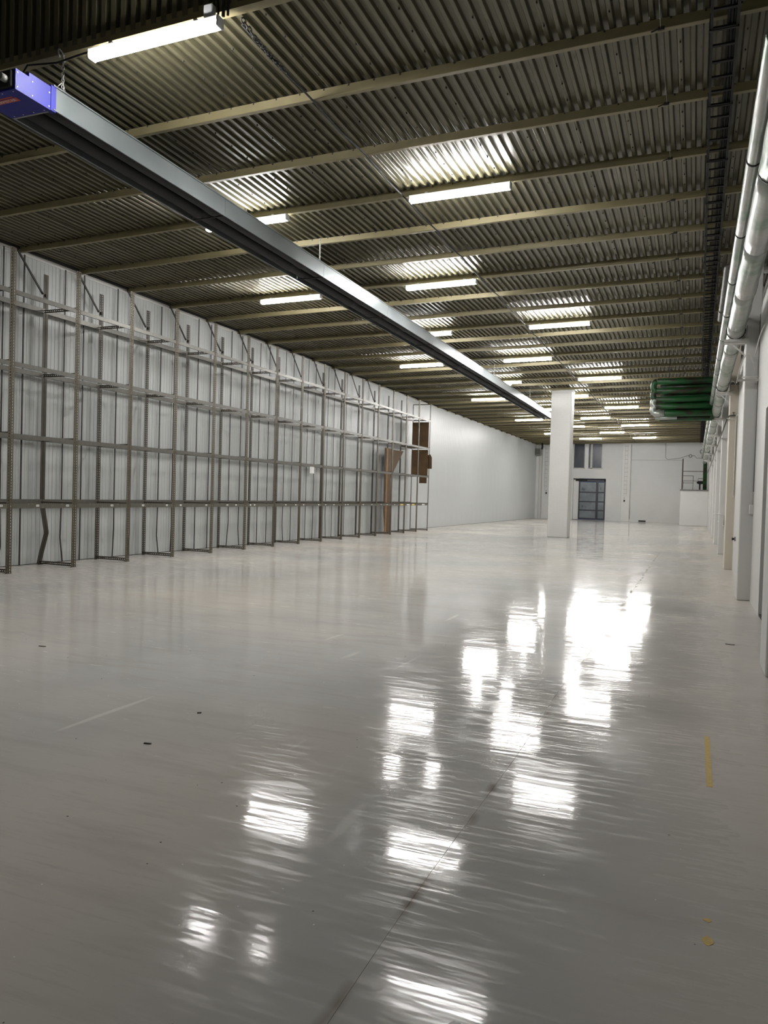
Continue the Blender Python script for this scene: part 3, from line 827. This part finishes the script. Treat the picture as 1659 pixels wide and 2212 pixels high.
# ================================================================ SERVICES ON THE PILLARS
wp = empty('water_pipe', (0, 0, 0)); tag(wp, 'thin grey water pipe standing off the pillars', 'pipe')
zz = [(y, x - 0.02, 3.60 + 0.02*((i % 3)-1)) for i, (y, x) in enumerate(PILL[2:])]
MB().tube([(0.83, 19.94, 3.65), (0.70, 19.94, 3.645)] + [(x-0.03, y-0.06+0.02*i, z) for i, (y, x, z) in enumerate(zz)] + [(0.74, 55.8, 3.62)], 0.017, 8).build('pipe', M['greypipe'], wp)
for y, x, z in zz:
    MB().tube([(x+0.03, y+0.1, z-0.0), (x-0.035, y+0.1, z)], 0.012, 6).tube([(x+0.16, y-0.02, z-0.02), (x-0.035, y-0.06, z)], 0.010, 6).build('standoff', M['wcable'], wp)
MB().tube([(0.785, 19.94, 3.65), (0.785, 19.94, 3.72)], 0.010, 6).box(0.755, 0.815, 19.925, 19.955, 3.715, 3.73).build('valve', M['greypipe'], wp)
cd = MB().tube([(0.895, 19.80, 3.60), (0.875, 19.86, 3.67), (0.845, 19.95, 3.64), (0.842, 19.975, 3.55), (0.842, 19.975, 1.80), (0.845, 19.975, 1.76)], 0.013, 8).box(0.825, 0.86, 19.955, 19.99, 1.72, 1.78).build('conduit', M['wcable'])
tag(cd, 'thin painted conduit running down the cream pillar', 'conduit')
sb_ = empty('switch_box', (0.86, 13.66, 1.48)); tag(sb_, 'white switch box with conduit loop on the second pillar', 'switch box')
MB().box(-0.045, 0.045, -0.05, 0.03, -0.08, 0.075, 0.012).build('body', M['white'], sb_)
MB().tube([(-0.015, -0.01, 0.07), (-0.018, -0.01, 0.27), (0.02, -0.01, 0.28)], 0.008, 6).tube([(0.005, -0.01, 0.07), (-0.006, -0.01, 0.26)], 0.006, 6).build('lead', M['wcable'], sb_)
o = MB().tube([(0.872, 13.67, 1.76), (0.874, 13.67, 3.2), (0.876, 13.67, 4.6)], 0.009, 6).build('wall_cable', M['boxgrey']); tag(o, 'dark cable running up the corner of the second pillar', 'cable')
so = empty('wall_plug', (XR-0.005, 18.9, 0.78)); tag(so, 'small black plug on the wall between cream pillar and second pillar', 'plug')
MB().box(-0.02, 0.012, -0.05, 0.05, -0.05, 0.05, 0.006).build('plate', M['boxgrey'], so)
MB().tube([(-0.02, 0, 0), (-0.07, 0, 0)], [0.022, 0.034], 10).build('plug', M['cable'], so)
for i, (pi, s, nm) in enumerate(((3, 1.0, 'fourth'), (4, 0.8, 'fifth'), (6, 0.8, 'seventh'))):
    y, x = PILL[pi]
    p = empty('pipe_loop', (x, y-0.03, 0.88)); tag(p, 'white bent pipe loop low on the %s pillar' % nm, 'pipe')
    MB().tube([(-0.02, 0.2, 0.37*s), (0.05, 0.0, 0.37*s)] + arc((0.05, 0, 0.37*s), (0.13, 0, 0.36*s), (0.13, 0, 0.24*s), 6)[1:] + [(0.13, 0, 0.0)], 0.02, 8).build('bend', M['wcable'], p)
    MB().tube([(-0.02, 0.1, 0.03), (0.13, 0, 0.0)], 0.016, 8).tube([(0.13, 0, 0.03), (0.13, 0, -0.04)], 0.028, 8).build('valve', M['wcable'], p)
for i, (y, x, z) in enumerate(((13.6, .70, 3.75), (12.0, .86, 3.9), (19.9, .73, 4.25))):
    o = MB().tube(arc((x-0.14, y, z-0.25), (x-0.02, y, z+0.55), (x+0.13, y+0.02, z-0.05), 12), 0.009, 6).build('loop_cable', M['wcable'])
    tag(o, ['white cable looping over the second pillar below the thick pipe', 'white cable looping on the wall nearest the camera at right', 'white cable loop in front of the cream pillar under the thick pipe'][i], 'cable')

# ================================================================ END WALL FURNITURE
pf = empty('platform', (0, 0, 0)); tag(pf, 'white plastered platform block in the far right corner', 'platform')
MB().box(-0.92, XR-0.01, 57.0, YE-0.04, 0, 2.42, 0.02).build('block', M['white'], pf)
MB().box(-0.96, XR-0.01, 56.95, YE-0.04, 2.42, 2.50).build('slab', M['ledge'], pf)
rl = empty('railing', (0, 0, 0)); tag(rl, 'dark maroon steel railing on top of the corner platform', 'railing')
MB().box(-0.87, -0.79, 57.05, 57.13, 2.5, 4.62).build('post', M['rail'], rl)
MB().box(-0.85, 0.55, 57.07, 57.11, 3.74, 3.78).build('rail', M['rail'], rl)
MB().box(-0.85, 0.55, 57.07, 57.11, 3.08, 3.11).build('rail', M['rail'], rl)
MB().box(-0.85, -0.12, 57.07, 57.11, 3.43, 3.46).box(-0.15, -0.12, 57.07, 57.11, 2.5, 3.46).build('gate_frame', M['rail'], rl)
MB().box(-0.85, -0.12, 57.07, 57.11, 2.93, 2.96).build('rail', M['rail'], rl)
MB().bar((-0.80, 57.1, 2.5), (-0.74, 57.1, 3.05), 0.02, 0.02).build('brace', M['rail'], rl)
gp = MB().tube([(0.62, 57.3, 2.5), (0.60, 57.3, 4.3), (0.56, 57.0, 4.42), (PX, 56.4, PZ)], 0.13, 14).build('green_riser', M['green'])
tag(gp, 'green vertical pipe rising from the corner platform to the thick pipe', 'pipe')
o = empty('pump', (0.30, 57.5, 2.5)); tag(o, 'dark small pump on the corner platform behind the railing', 'pump')
MB().box(-0.15, 0.2, -0.1, 0.2, 0.4, 0.6, 0.04).tube([(-0.2, 0, 0.5), (-0.1, 0, 0.5)], 0.06, 8).build('body', M['cable'], o)
MB().box(-0.05, 0.05, 0.0, 0.1, 0, 0.42).build('stand', M['cable'], o)
MB().tube([(-0.12, 0, 0.6), (-0.12, 0, 0.78), (0.25, 0, 0.78)], 0.018, 6).build('handle', M['rail'], o)
bl = empty('alarm_bell', (-0.40, YE-0.04, 5.10)); tag(bl, 'round white alarm bell on the end wall above the platform', 'alarm bell')
MB().tube([(0, 0.02, 0), (0, -0.04, 0)], [0.13, 0.11], 16).build('dish', M['boxgrey'], bl)
MB().tube([(0, -0.04, 0), (0, -0.06, 0)], 0.06, 12).build('boss', M['white'], bl)
rv = empty('round_fan', (0.42, 61.6, 5.38)); tag(rv, 'round grey fan beside the green pipes in the far corner', 'fan')
MB().tube([(0, 0, 0), (0, -0.25, 0)], 0.19, 16).build('drum', M['boxgrey'], rv)
MB().tube([(0, -0.25, 0), (0, -0.27, 0)], 0.10, 12).build('hub', M['white'], rv)
MB().tube([(0.10, -0.1, -0.6), (0.05, -0.1, 0.9)], 0.035, 6).build('rod', M['cable'], rv)
o = MB().tube([(-2.15, YE-0.03, 6.1), (-2.15, YE-0.03, 5.1)] + arc((-2.15, YE-0.03, 5.1), (-2.15, YE-0.03, 4.8), (-1.9, YE-0.04, 4.83), 5)[1:] + [(-1.2, YE-0.04, 4.9), (-0.62, YE-0.03, 5.12), (-0.1, YE-0.03, 5.12), (0.02, YE-0.03, 4.95), (0.6, YE-0.03, 4.95)], 0.018, 6).build('wall_cable', M['boxgrey'])
tag(o, 'thin cable draped across the end wall to the alarm bell', 'cable')
for x, y, z0, z1, lb in ((-4.98, YE-0.14, 1.75, 5.95, 'thin wire ladder tray down the pilaster right of the door'), (-11.1, YE-0.14, 2.2, 5.95, 'thin wire ladder tray down the far left pilaster')):
    t = empty('wire_tray', (x, y, 0)); tag(t, lb, 'cable tray')
    MB().box(-0.10, -0.085, -0.02, 0, z0, z1).build('rail', M['winframe'], t); MB().box(0.085, 0.10, -0.02, 0, z0+0.3, z1).build('rail', M['winframe'], t)
    gm = MB().box(-0.12, 0.12, -0.02, 0, 0, 0.018).mesh('rung', M['boxgrey'])
    z = z0 + 0.4
    while z < z1:
        q = link('rung', gm, t); q.location = (0, 0, z); z += 0.33
    s_ = empty('switch', (x - (0.06 if x > -8 else -0.05), y, z0 - 0.1)); tag(s_, 'dark switch under the wire tray %s' % ('right of the door' if x > -8 else 'at the far left pilaster'), 'switch')
    MB().box(-0.05, 0.06, -0.05, 0.0, -0.12, 0.02, 0.01).build('body', M['cable'], s_); MB().box(-0.03, 0.03, -0.04, 0.0, 0.12, 0.18, 0.008).build('outlet', M['boxgrey'], s_)
o = MB().tube([(-4.62, YE-0.03, 0.2), (-4.62, YE-0.03, 5.9)], 0.022, 6).build('down_pipe', M['white']); tag(o, 'thin white pipe beside the pilaster right of the door', 'pipe')
ub = empty('unit_heater', (-11.62, YE-0.75, 5.0)); tag(ub, 'grey box heater high in the far left corner', 'heater')
MB().box(-0.22, 0.20, -0.2, 0.2, 0.0, 0.58, 0.02).build('case', M['boxgrey'], ub)
MB().box(-0.20, 0.13, -0.21, -0.19, 0.08, 0.52).build('grille', M['greypipe'], ub)
MB().tube([(0.22, 0, 0.5), (0.27, 0, 0.7), (0.24, 0.0, 1.0)], 0.07, 10).build('hose', M['cable'], ub)
lb_ = empty('bright_mullion_box', (-8.0, YE-0.05, 5.66)); tag(lb_, 'white box put in for the brightly lit top of the high window mullion', 'box')  # white box added where lamplight brightens the top of the mullion
MB().box(-0.14, 0.14, -0.06, 0.02, 0.0, 0.44, 0.015).build('body', M['white'], lb_); MB().box(-0.10, 0.10, -0.075, -0.055, 0.05, 0.40, 0.008).build('cover', M['housing'], lb_)
vb = MB().box(-3.95, -3.42, YE-0.04, YE, 0.03, 0.13, 0.01).box(-3.9, -3.47, YE-0.05, YE-0.035, 0.06, 0.10).build('floor_vent', M['cable']); tag(vb, 'small black vent at the foot of the end wall', 'vent')

# ================================================================ SHELVING BAYS
BX, BF = -11.74, -10.93           # rear and front post lines
BAY = 1.4985; BY0 = 9.865
HP = 5.60
LEV = [1.170, 2.385, 3.620, 4.850]
def angle_mesh(name, side, mat, h, kink=None):
    """slotted angle standing at the origin: one leg along Y (away from the joint), one leg along -X; side=+1/-1"""
    mb = MB(); t = 0.003
    w, d = 0.058, 0.045
    prof = [(0, 0), (0, side*w), (-t, side*w), (-t, side*t), (-d, side*t), (-d, 0)]
    zs_ = [(0, 0, 0)] + (kink or []) + [(h, 0, 0)]
    path = [((dx, dy, z), (1, 0, 0), (0, 1, 0)) for z, dx, dy in zs_]
    mb.sweep(prof, path)
    return mb.mesh(name, mat)
PF = {s: angle_mesh('front_post', s, M['fpost'], HP) for s in (1, -1)}
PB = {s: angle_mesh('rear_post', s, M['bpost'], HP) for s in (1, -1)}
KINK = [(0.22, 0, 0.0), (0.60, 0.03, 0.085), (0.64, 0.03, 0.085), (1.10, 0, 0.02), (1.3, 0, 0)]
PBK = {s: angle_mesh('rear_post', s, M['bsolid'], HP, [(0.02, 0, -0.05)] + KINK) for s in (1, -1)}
bw = BAY - 0.012
FB = MB().sweep([(0, -0.038), (0, 0.038), (-0.004, 0.038), (-0.030, 0.038), (-0.030, 0.034), (-0.004, 0.034), (-0.004, -0.034), (-0.030, -0.034), (-0.030, -0.038)], [((0, 0, 0), (1, 0, 0), (0, 0, 1)), ((0, bw - 0.11, 0), (1, 0, 0), (0, 0, 1))]).mesh('front_beam', M['beam'])
FL = MB().sweep([(0, -0.042), (0, 0.042), (-0.004, 0.042), (-0.030, 0.042), (-0.030, 0.038), (-0.004, 0.038), (-0.004, -0.042)], [((0, 0, 0), (1, 0, 0), (0, 0, 1)), ((0, bw - 0.11, 0), (1, 0, 0), (0, 0, 1))]).mesh('label_beam', M['dbeam'])
RB = MB().sweep([(0, -0.045), (0, 0.045), (-0.004, 0.045), (-0.004, -0.041), (-0.045, -0.041), (-0.045, -0.045)], [((0, 0, 0), (1, 0, 0), (0, 0, 1)), ((0, bw, 0), (1, 0, 0), (0, 0, 1))]).mesh('rear_beam', M['beam'])
TI = MB().sweep([(0, -0.03), (0.003, -0.03), (0.003, 0.027), (0.04, 0.027), (0.04, 0.03), (0, 0.03)], [((0, 0, 0), (0, 1, 0), (0, 0, 1)), ((BF-BX-0.02, 0, 0), (0, 1, 0), (0, 0, 1))]).mesh('depth_tie', M['tie'])
FP = MB().box(-0.05, 0.004, -0.005, 0.065, 0, 0.006).mesh('foot_plate', M['bpost'])
TG = MB().box(0, 0.0015, -0.035, 0.035, -0.018, 0.018).mesh('label_tag', M['paper'])
TGY = MB().box(0, 0.0015, -0.16, 0.16, -0.03, 0.03).mesh('label_tag', M['ytag'])
TGW = MB().box(0, 0.0015, -0.18, 0.18, -0.03, 0.022).mesh('label_tag', M['paper'])
TGP = MB().box(0.0012, 0.0022, -0.026, 0.026, -0.006, 0.006).mesh('print', M['boxgrey'])
NTH = ['nearest', 'second', 'third', 'fourth', 'fifth', 'sixth', 'seventh', 'eighth', 'ninth', 'tenth', 'eleventh', 'twelfth', 'thirteenth', 'fourteenth', 'fifteenth', 'last']
rg = random.Random(11)
for k in range(-1, 15):
    y0 = BY0 + BAY*k; xs = 0.010*k*0.6
    idx = k + 1
    extra = {0: ' cut off by the left picture edge', 1: ' next to the left picture edge', 13: ' holding a tall brown board', 14: ' with a yellow label strip', 15: ' closed by a brown side panel'}.get(idx, '')
    r = empty('shelving_bay', (0, y0, 0))
    tag(r, '%s empty steel shelving bay from the camera%s' % (NTH[idx], extra) if idx < 15 else 'last steel shelving bay in the row, closed by a brown side panel', 'shelving', 'empty steel shelving bays along the panel wall')
    tail = idx >= 13
    yl, yr = 0.003, BAY - 0.003
    for s, yy in ((1, yl), (-1, yr)):
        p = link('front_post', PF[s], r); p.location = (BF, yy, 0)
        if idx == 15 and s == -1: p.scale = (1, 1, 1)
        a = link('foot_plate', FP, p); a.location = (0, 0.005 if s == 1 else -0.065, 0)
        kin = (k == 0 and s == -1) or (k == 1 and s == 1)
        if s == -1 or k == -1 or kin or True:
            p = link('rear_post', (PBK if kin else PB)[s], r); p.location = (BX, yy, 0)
    for li, z in enumerate(LEV):
        b = link('label_beam' if li == 0 else 'front_beam', FL if li == 0 else FB, r); b.location = (BF + 0.002, 0.061, z)
        if li == 0:
            if idx == 14:
                for mm, yy in ((TGW, 0.35), (TGY, 0.95)):
                    a = link('label_tag', mm, b); a.location = (0.0005, yy, 0)
            elif idx == 13:
                a = link('label_tag', TGY, b); a.location = (0.0005, 1.1, 0); a = link('label_tag', TG, b); a.location = (0.0005, 0.3, 0)
            elif idx == 15:
                a = link('label_tag', TGW, b); a.location = (0.0005, 0.75, 0)
            else:
                for yy in ((0.55, 1.26) if k != 1 else (0.95,)) if idx < 3 else sorted(rg.sample([0.2, 0.4, 0.6, 0.8, 1.0, 1.2], 2)):
                    a = link('label_tag', TG, b); a.location = (0.0005, yy, 0.004)
                    if idx < 6: a2 = link('print', TGP, b); a2.location = (0.0005, yy, 0.002)
        b = link('rear_beam', RB, r); b.location = (BX + 0.004, 0.006, z + (0.055 if li == 0 else 0.045))
        a = link('depth_tie', TI, r); a.location = (BX + 0.012, BAY - 0.05, z + 0.03)
    a = link('depth_tie', TI, r); a.location = (BX + 0.012, BAY - 0.05, 0.05)
    if k == -1:
        for z in LEV + [0.02]:
            a = link('depth_tie', TI, r); a.location = (BX + 0.012, 0.012, z + 0.03)
    # flat bars standing against the wall
    if idx < 13:
        for yy in (0.585, 1.085) if idx < 11 else (0.585,):
            j = rg.uniform(-0.03, 0.03); kz = rg.uniform(0.3, 0.75); kd = rg.choice([0, 0, 0.02, 0.06, -0.05])
            w = 0.016
            pts = [(5.9 - rg.uniform(0, 0.06), 0.0), (1.25, 0.0), (kz, kd*0.4), (0.006, -kd)]
            mb = MB().sweep([(-0.004, -w), (0.004, -w), (0.004, w), (-0.004, w)], [((XL+0.07, yy+j+dy, z), (1, 0, 0), (0, 1, 0)) for z, dy in pts])
            mb.build('back_bar', M['rod'], r)
    # strut from the rear post up to the roof edge
    if 1 <= idx <= 12:
        MB().bar((BX-0.03, BAY-0.05, 5.22), (BX-0.06, BAY-0.68, 5.95), 0.02, 0.035).build('roof_strut', M['rod'], r)
        MB().box(BX-0.02, BX+0.03, BAY-0.03, BAY+0.01, 5.17, 5.22).build('strut_cleat', M['rod'], r)
    if idx == 15:
        MB().box(BX, BF, BAY-0.04, BAY-0.01, 5.57, 5.60).build('top_tie', M['bpost'], r)

o = MB().box(-11.735, -11.732, 22.50, 22.80, 2.18, 2.40).build('paper_note', M['paper']); tag(o, 'small white paper note on a rear beam of the shelving', 'paper')
# boards stored in the last bays
yb = BY0 + BAY*12
o = MB().box(-11.42, -11.40, yb+0.55, yb+0.70, 0.008, 3.40).build('wooden_plank', M['plank']); tag(o, 'tall pale wooden plank leaning in a far shelving bay', 'plank')
o = MB().add([(-11.5, yb+0.82, 0.008), (-11.5, yb+1.42, 0.008), (-11.5, yb+1.30, 2.2), (-11.5, yb+1.42, 2.6), (-11.5, yb+1.45, 3.42), (-11.5, yb+0.60, 3.42), (-11.5, yb+0.62, 0.9),
              (-11.512, yb+0.82, 0.008), (-11.512, yb+1.42, 0.008), (-11.512, yb+1.30, 2.2), (-11.512, yb+1.42, 2.6), (-11.512, yb+1.45, 3.42), (-11.512, yb+0.60, 3.42), (-11.512, yb+0.62, 0.9)],
             [(0, 1, 2, 3, 4, 5, 6), (13, 12, 11, 10, 9, 8, 7)] + [(i, (i+1) % 7, 7+(i+1) % 7, 7+i) for i in range(7)]).build('hardboard_sheet', M['board']); tag(o, 'tall brown hardboard sheet standing behind the pale plank', 'board')
yt = BY0 + BAY*13
tri = [(yt+0.10, 3.40), (yt+1.35, 3.42), (yt+0.75, 2.95), (yt+0.18, 2.45)]
o = MB().add([(-11.55, y, z) for y, z in tri] + [(-11.562, y, z) for y, z in tri], [(0, 1, 2, 3), (7, 6, 5, 4)] + [(i, (i+1) % 4, 4+(i+1) % 4, 4+i) for i in range(4)]).build('hardboard_offcut', M['board']); tag(o, 'pointed brown hardboard offcut hanging in the second to last bay', 'board')
ye = BY0 + BAY*15
o = MB().box(-11.74, -10.98, ye-0.085, ye-0.073, 3.66, 4.80).build('hardboard_sheet', M['board']); tag(o, 'upper brown hardboard panel closing the end of the shelving', 'board')
o = MB().box(-11.74, -10.98, ye-0.105, ye-0.093, 2.43, 3.58).build('hardboard_sheet', M['board']); tag(o, 'lower brown hardboard panel closing the end of the shelving', 'board')
o = MB().add([(-11.02, ye+0.02, 2.75), (-10.83, ye+0.02, 2.75), (-10.84, ye+0.02, 3.25), (-10.92, ye+0.02, 3.40), (-11.02, ye+0.02, 3.35), (-11.02, ye+0.035, 2.75), (-10.83, ye+0.035, 2.75), (-10.84, ye+0.035, 3.25), (-10.92, ye+0.035, 3.40), (-11.02, ye+0.035, 3.35)],
             [(4, 3, 2, 1, 0), (5, 6, 7, 8, 9)] + [(i, (i+1) % 5, 5+(i+1) % 5, 5+i) for i in range(5)]).build('hardboard_scrap', M['board']); tag(o, 'torn brown board scrap sticking out past the last post', 'board')
o = MB().box(-11.35, -11.0, ye-0.13, ye-0.118, 2.10, 2.42).build('hardboard_scrap', M['board']); tag(o, 'small brown board flap hanging under the lower end panel', 'board')

# ================================================================ SMALL THINGS ON THE FLOOR
o = MB().box(0.115, 0.147, 4.56, 5.54, 0.0, 0.0012).build('floor_tape', M['tape']); tag(o, 'faded yellow tape strip on the floor at right', 'tape')
o = blot('paint_spot', 0.098, 2.945, 0.019, M['tape'], 0.001, 14, 0.15, 1.6, seed=9); tag(o, 'round yellow paint spot on the floor nearest the camera', 'paint mark')
o = blot('paint_spot', 0.100, 3.09, 0.014, M['tape'], 0.001, 12, 0.2, 1.0, seed=10); tag(o, 'smaller yellow smudge just beyond the round yellow spot', 'paint mark')
for px, py, l_, a_, lb in ((-3.02, 3.77, 0.05, 0.2, 'small dark wood chip on the open floor at left'), (-3.13, 4.45, 0.03, 0.6, 'tiny dark chip in the middle of the floor'), (-5.75, 5.6, 0.08, 0.1, 'flat dark splinter on the floor before the shelving'), (0.42, 9.3, 0.10, -0.2, 'dark sliver on the floor near the wall opening')):
    d = MB().box(-l_/2, l_/2, -0.008, 0.008, 0, 0.007, 0.003).build('wood_chip', M['chip']); d.location = (px, py, 0); d.rotation_euler = (0, 0, a_); tag(d, lb, 'debris')
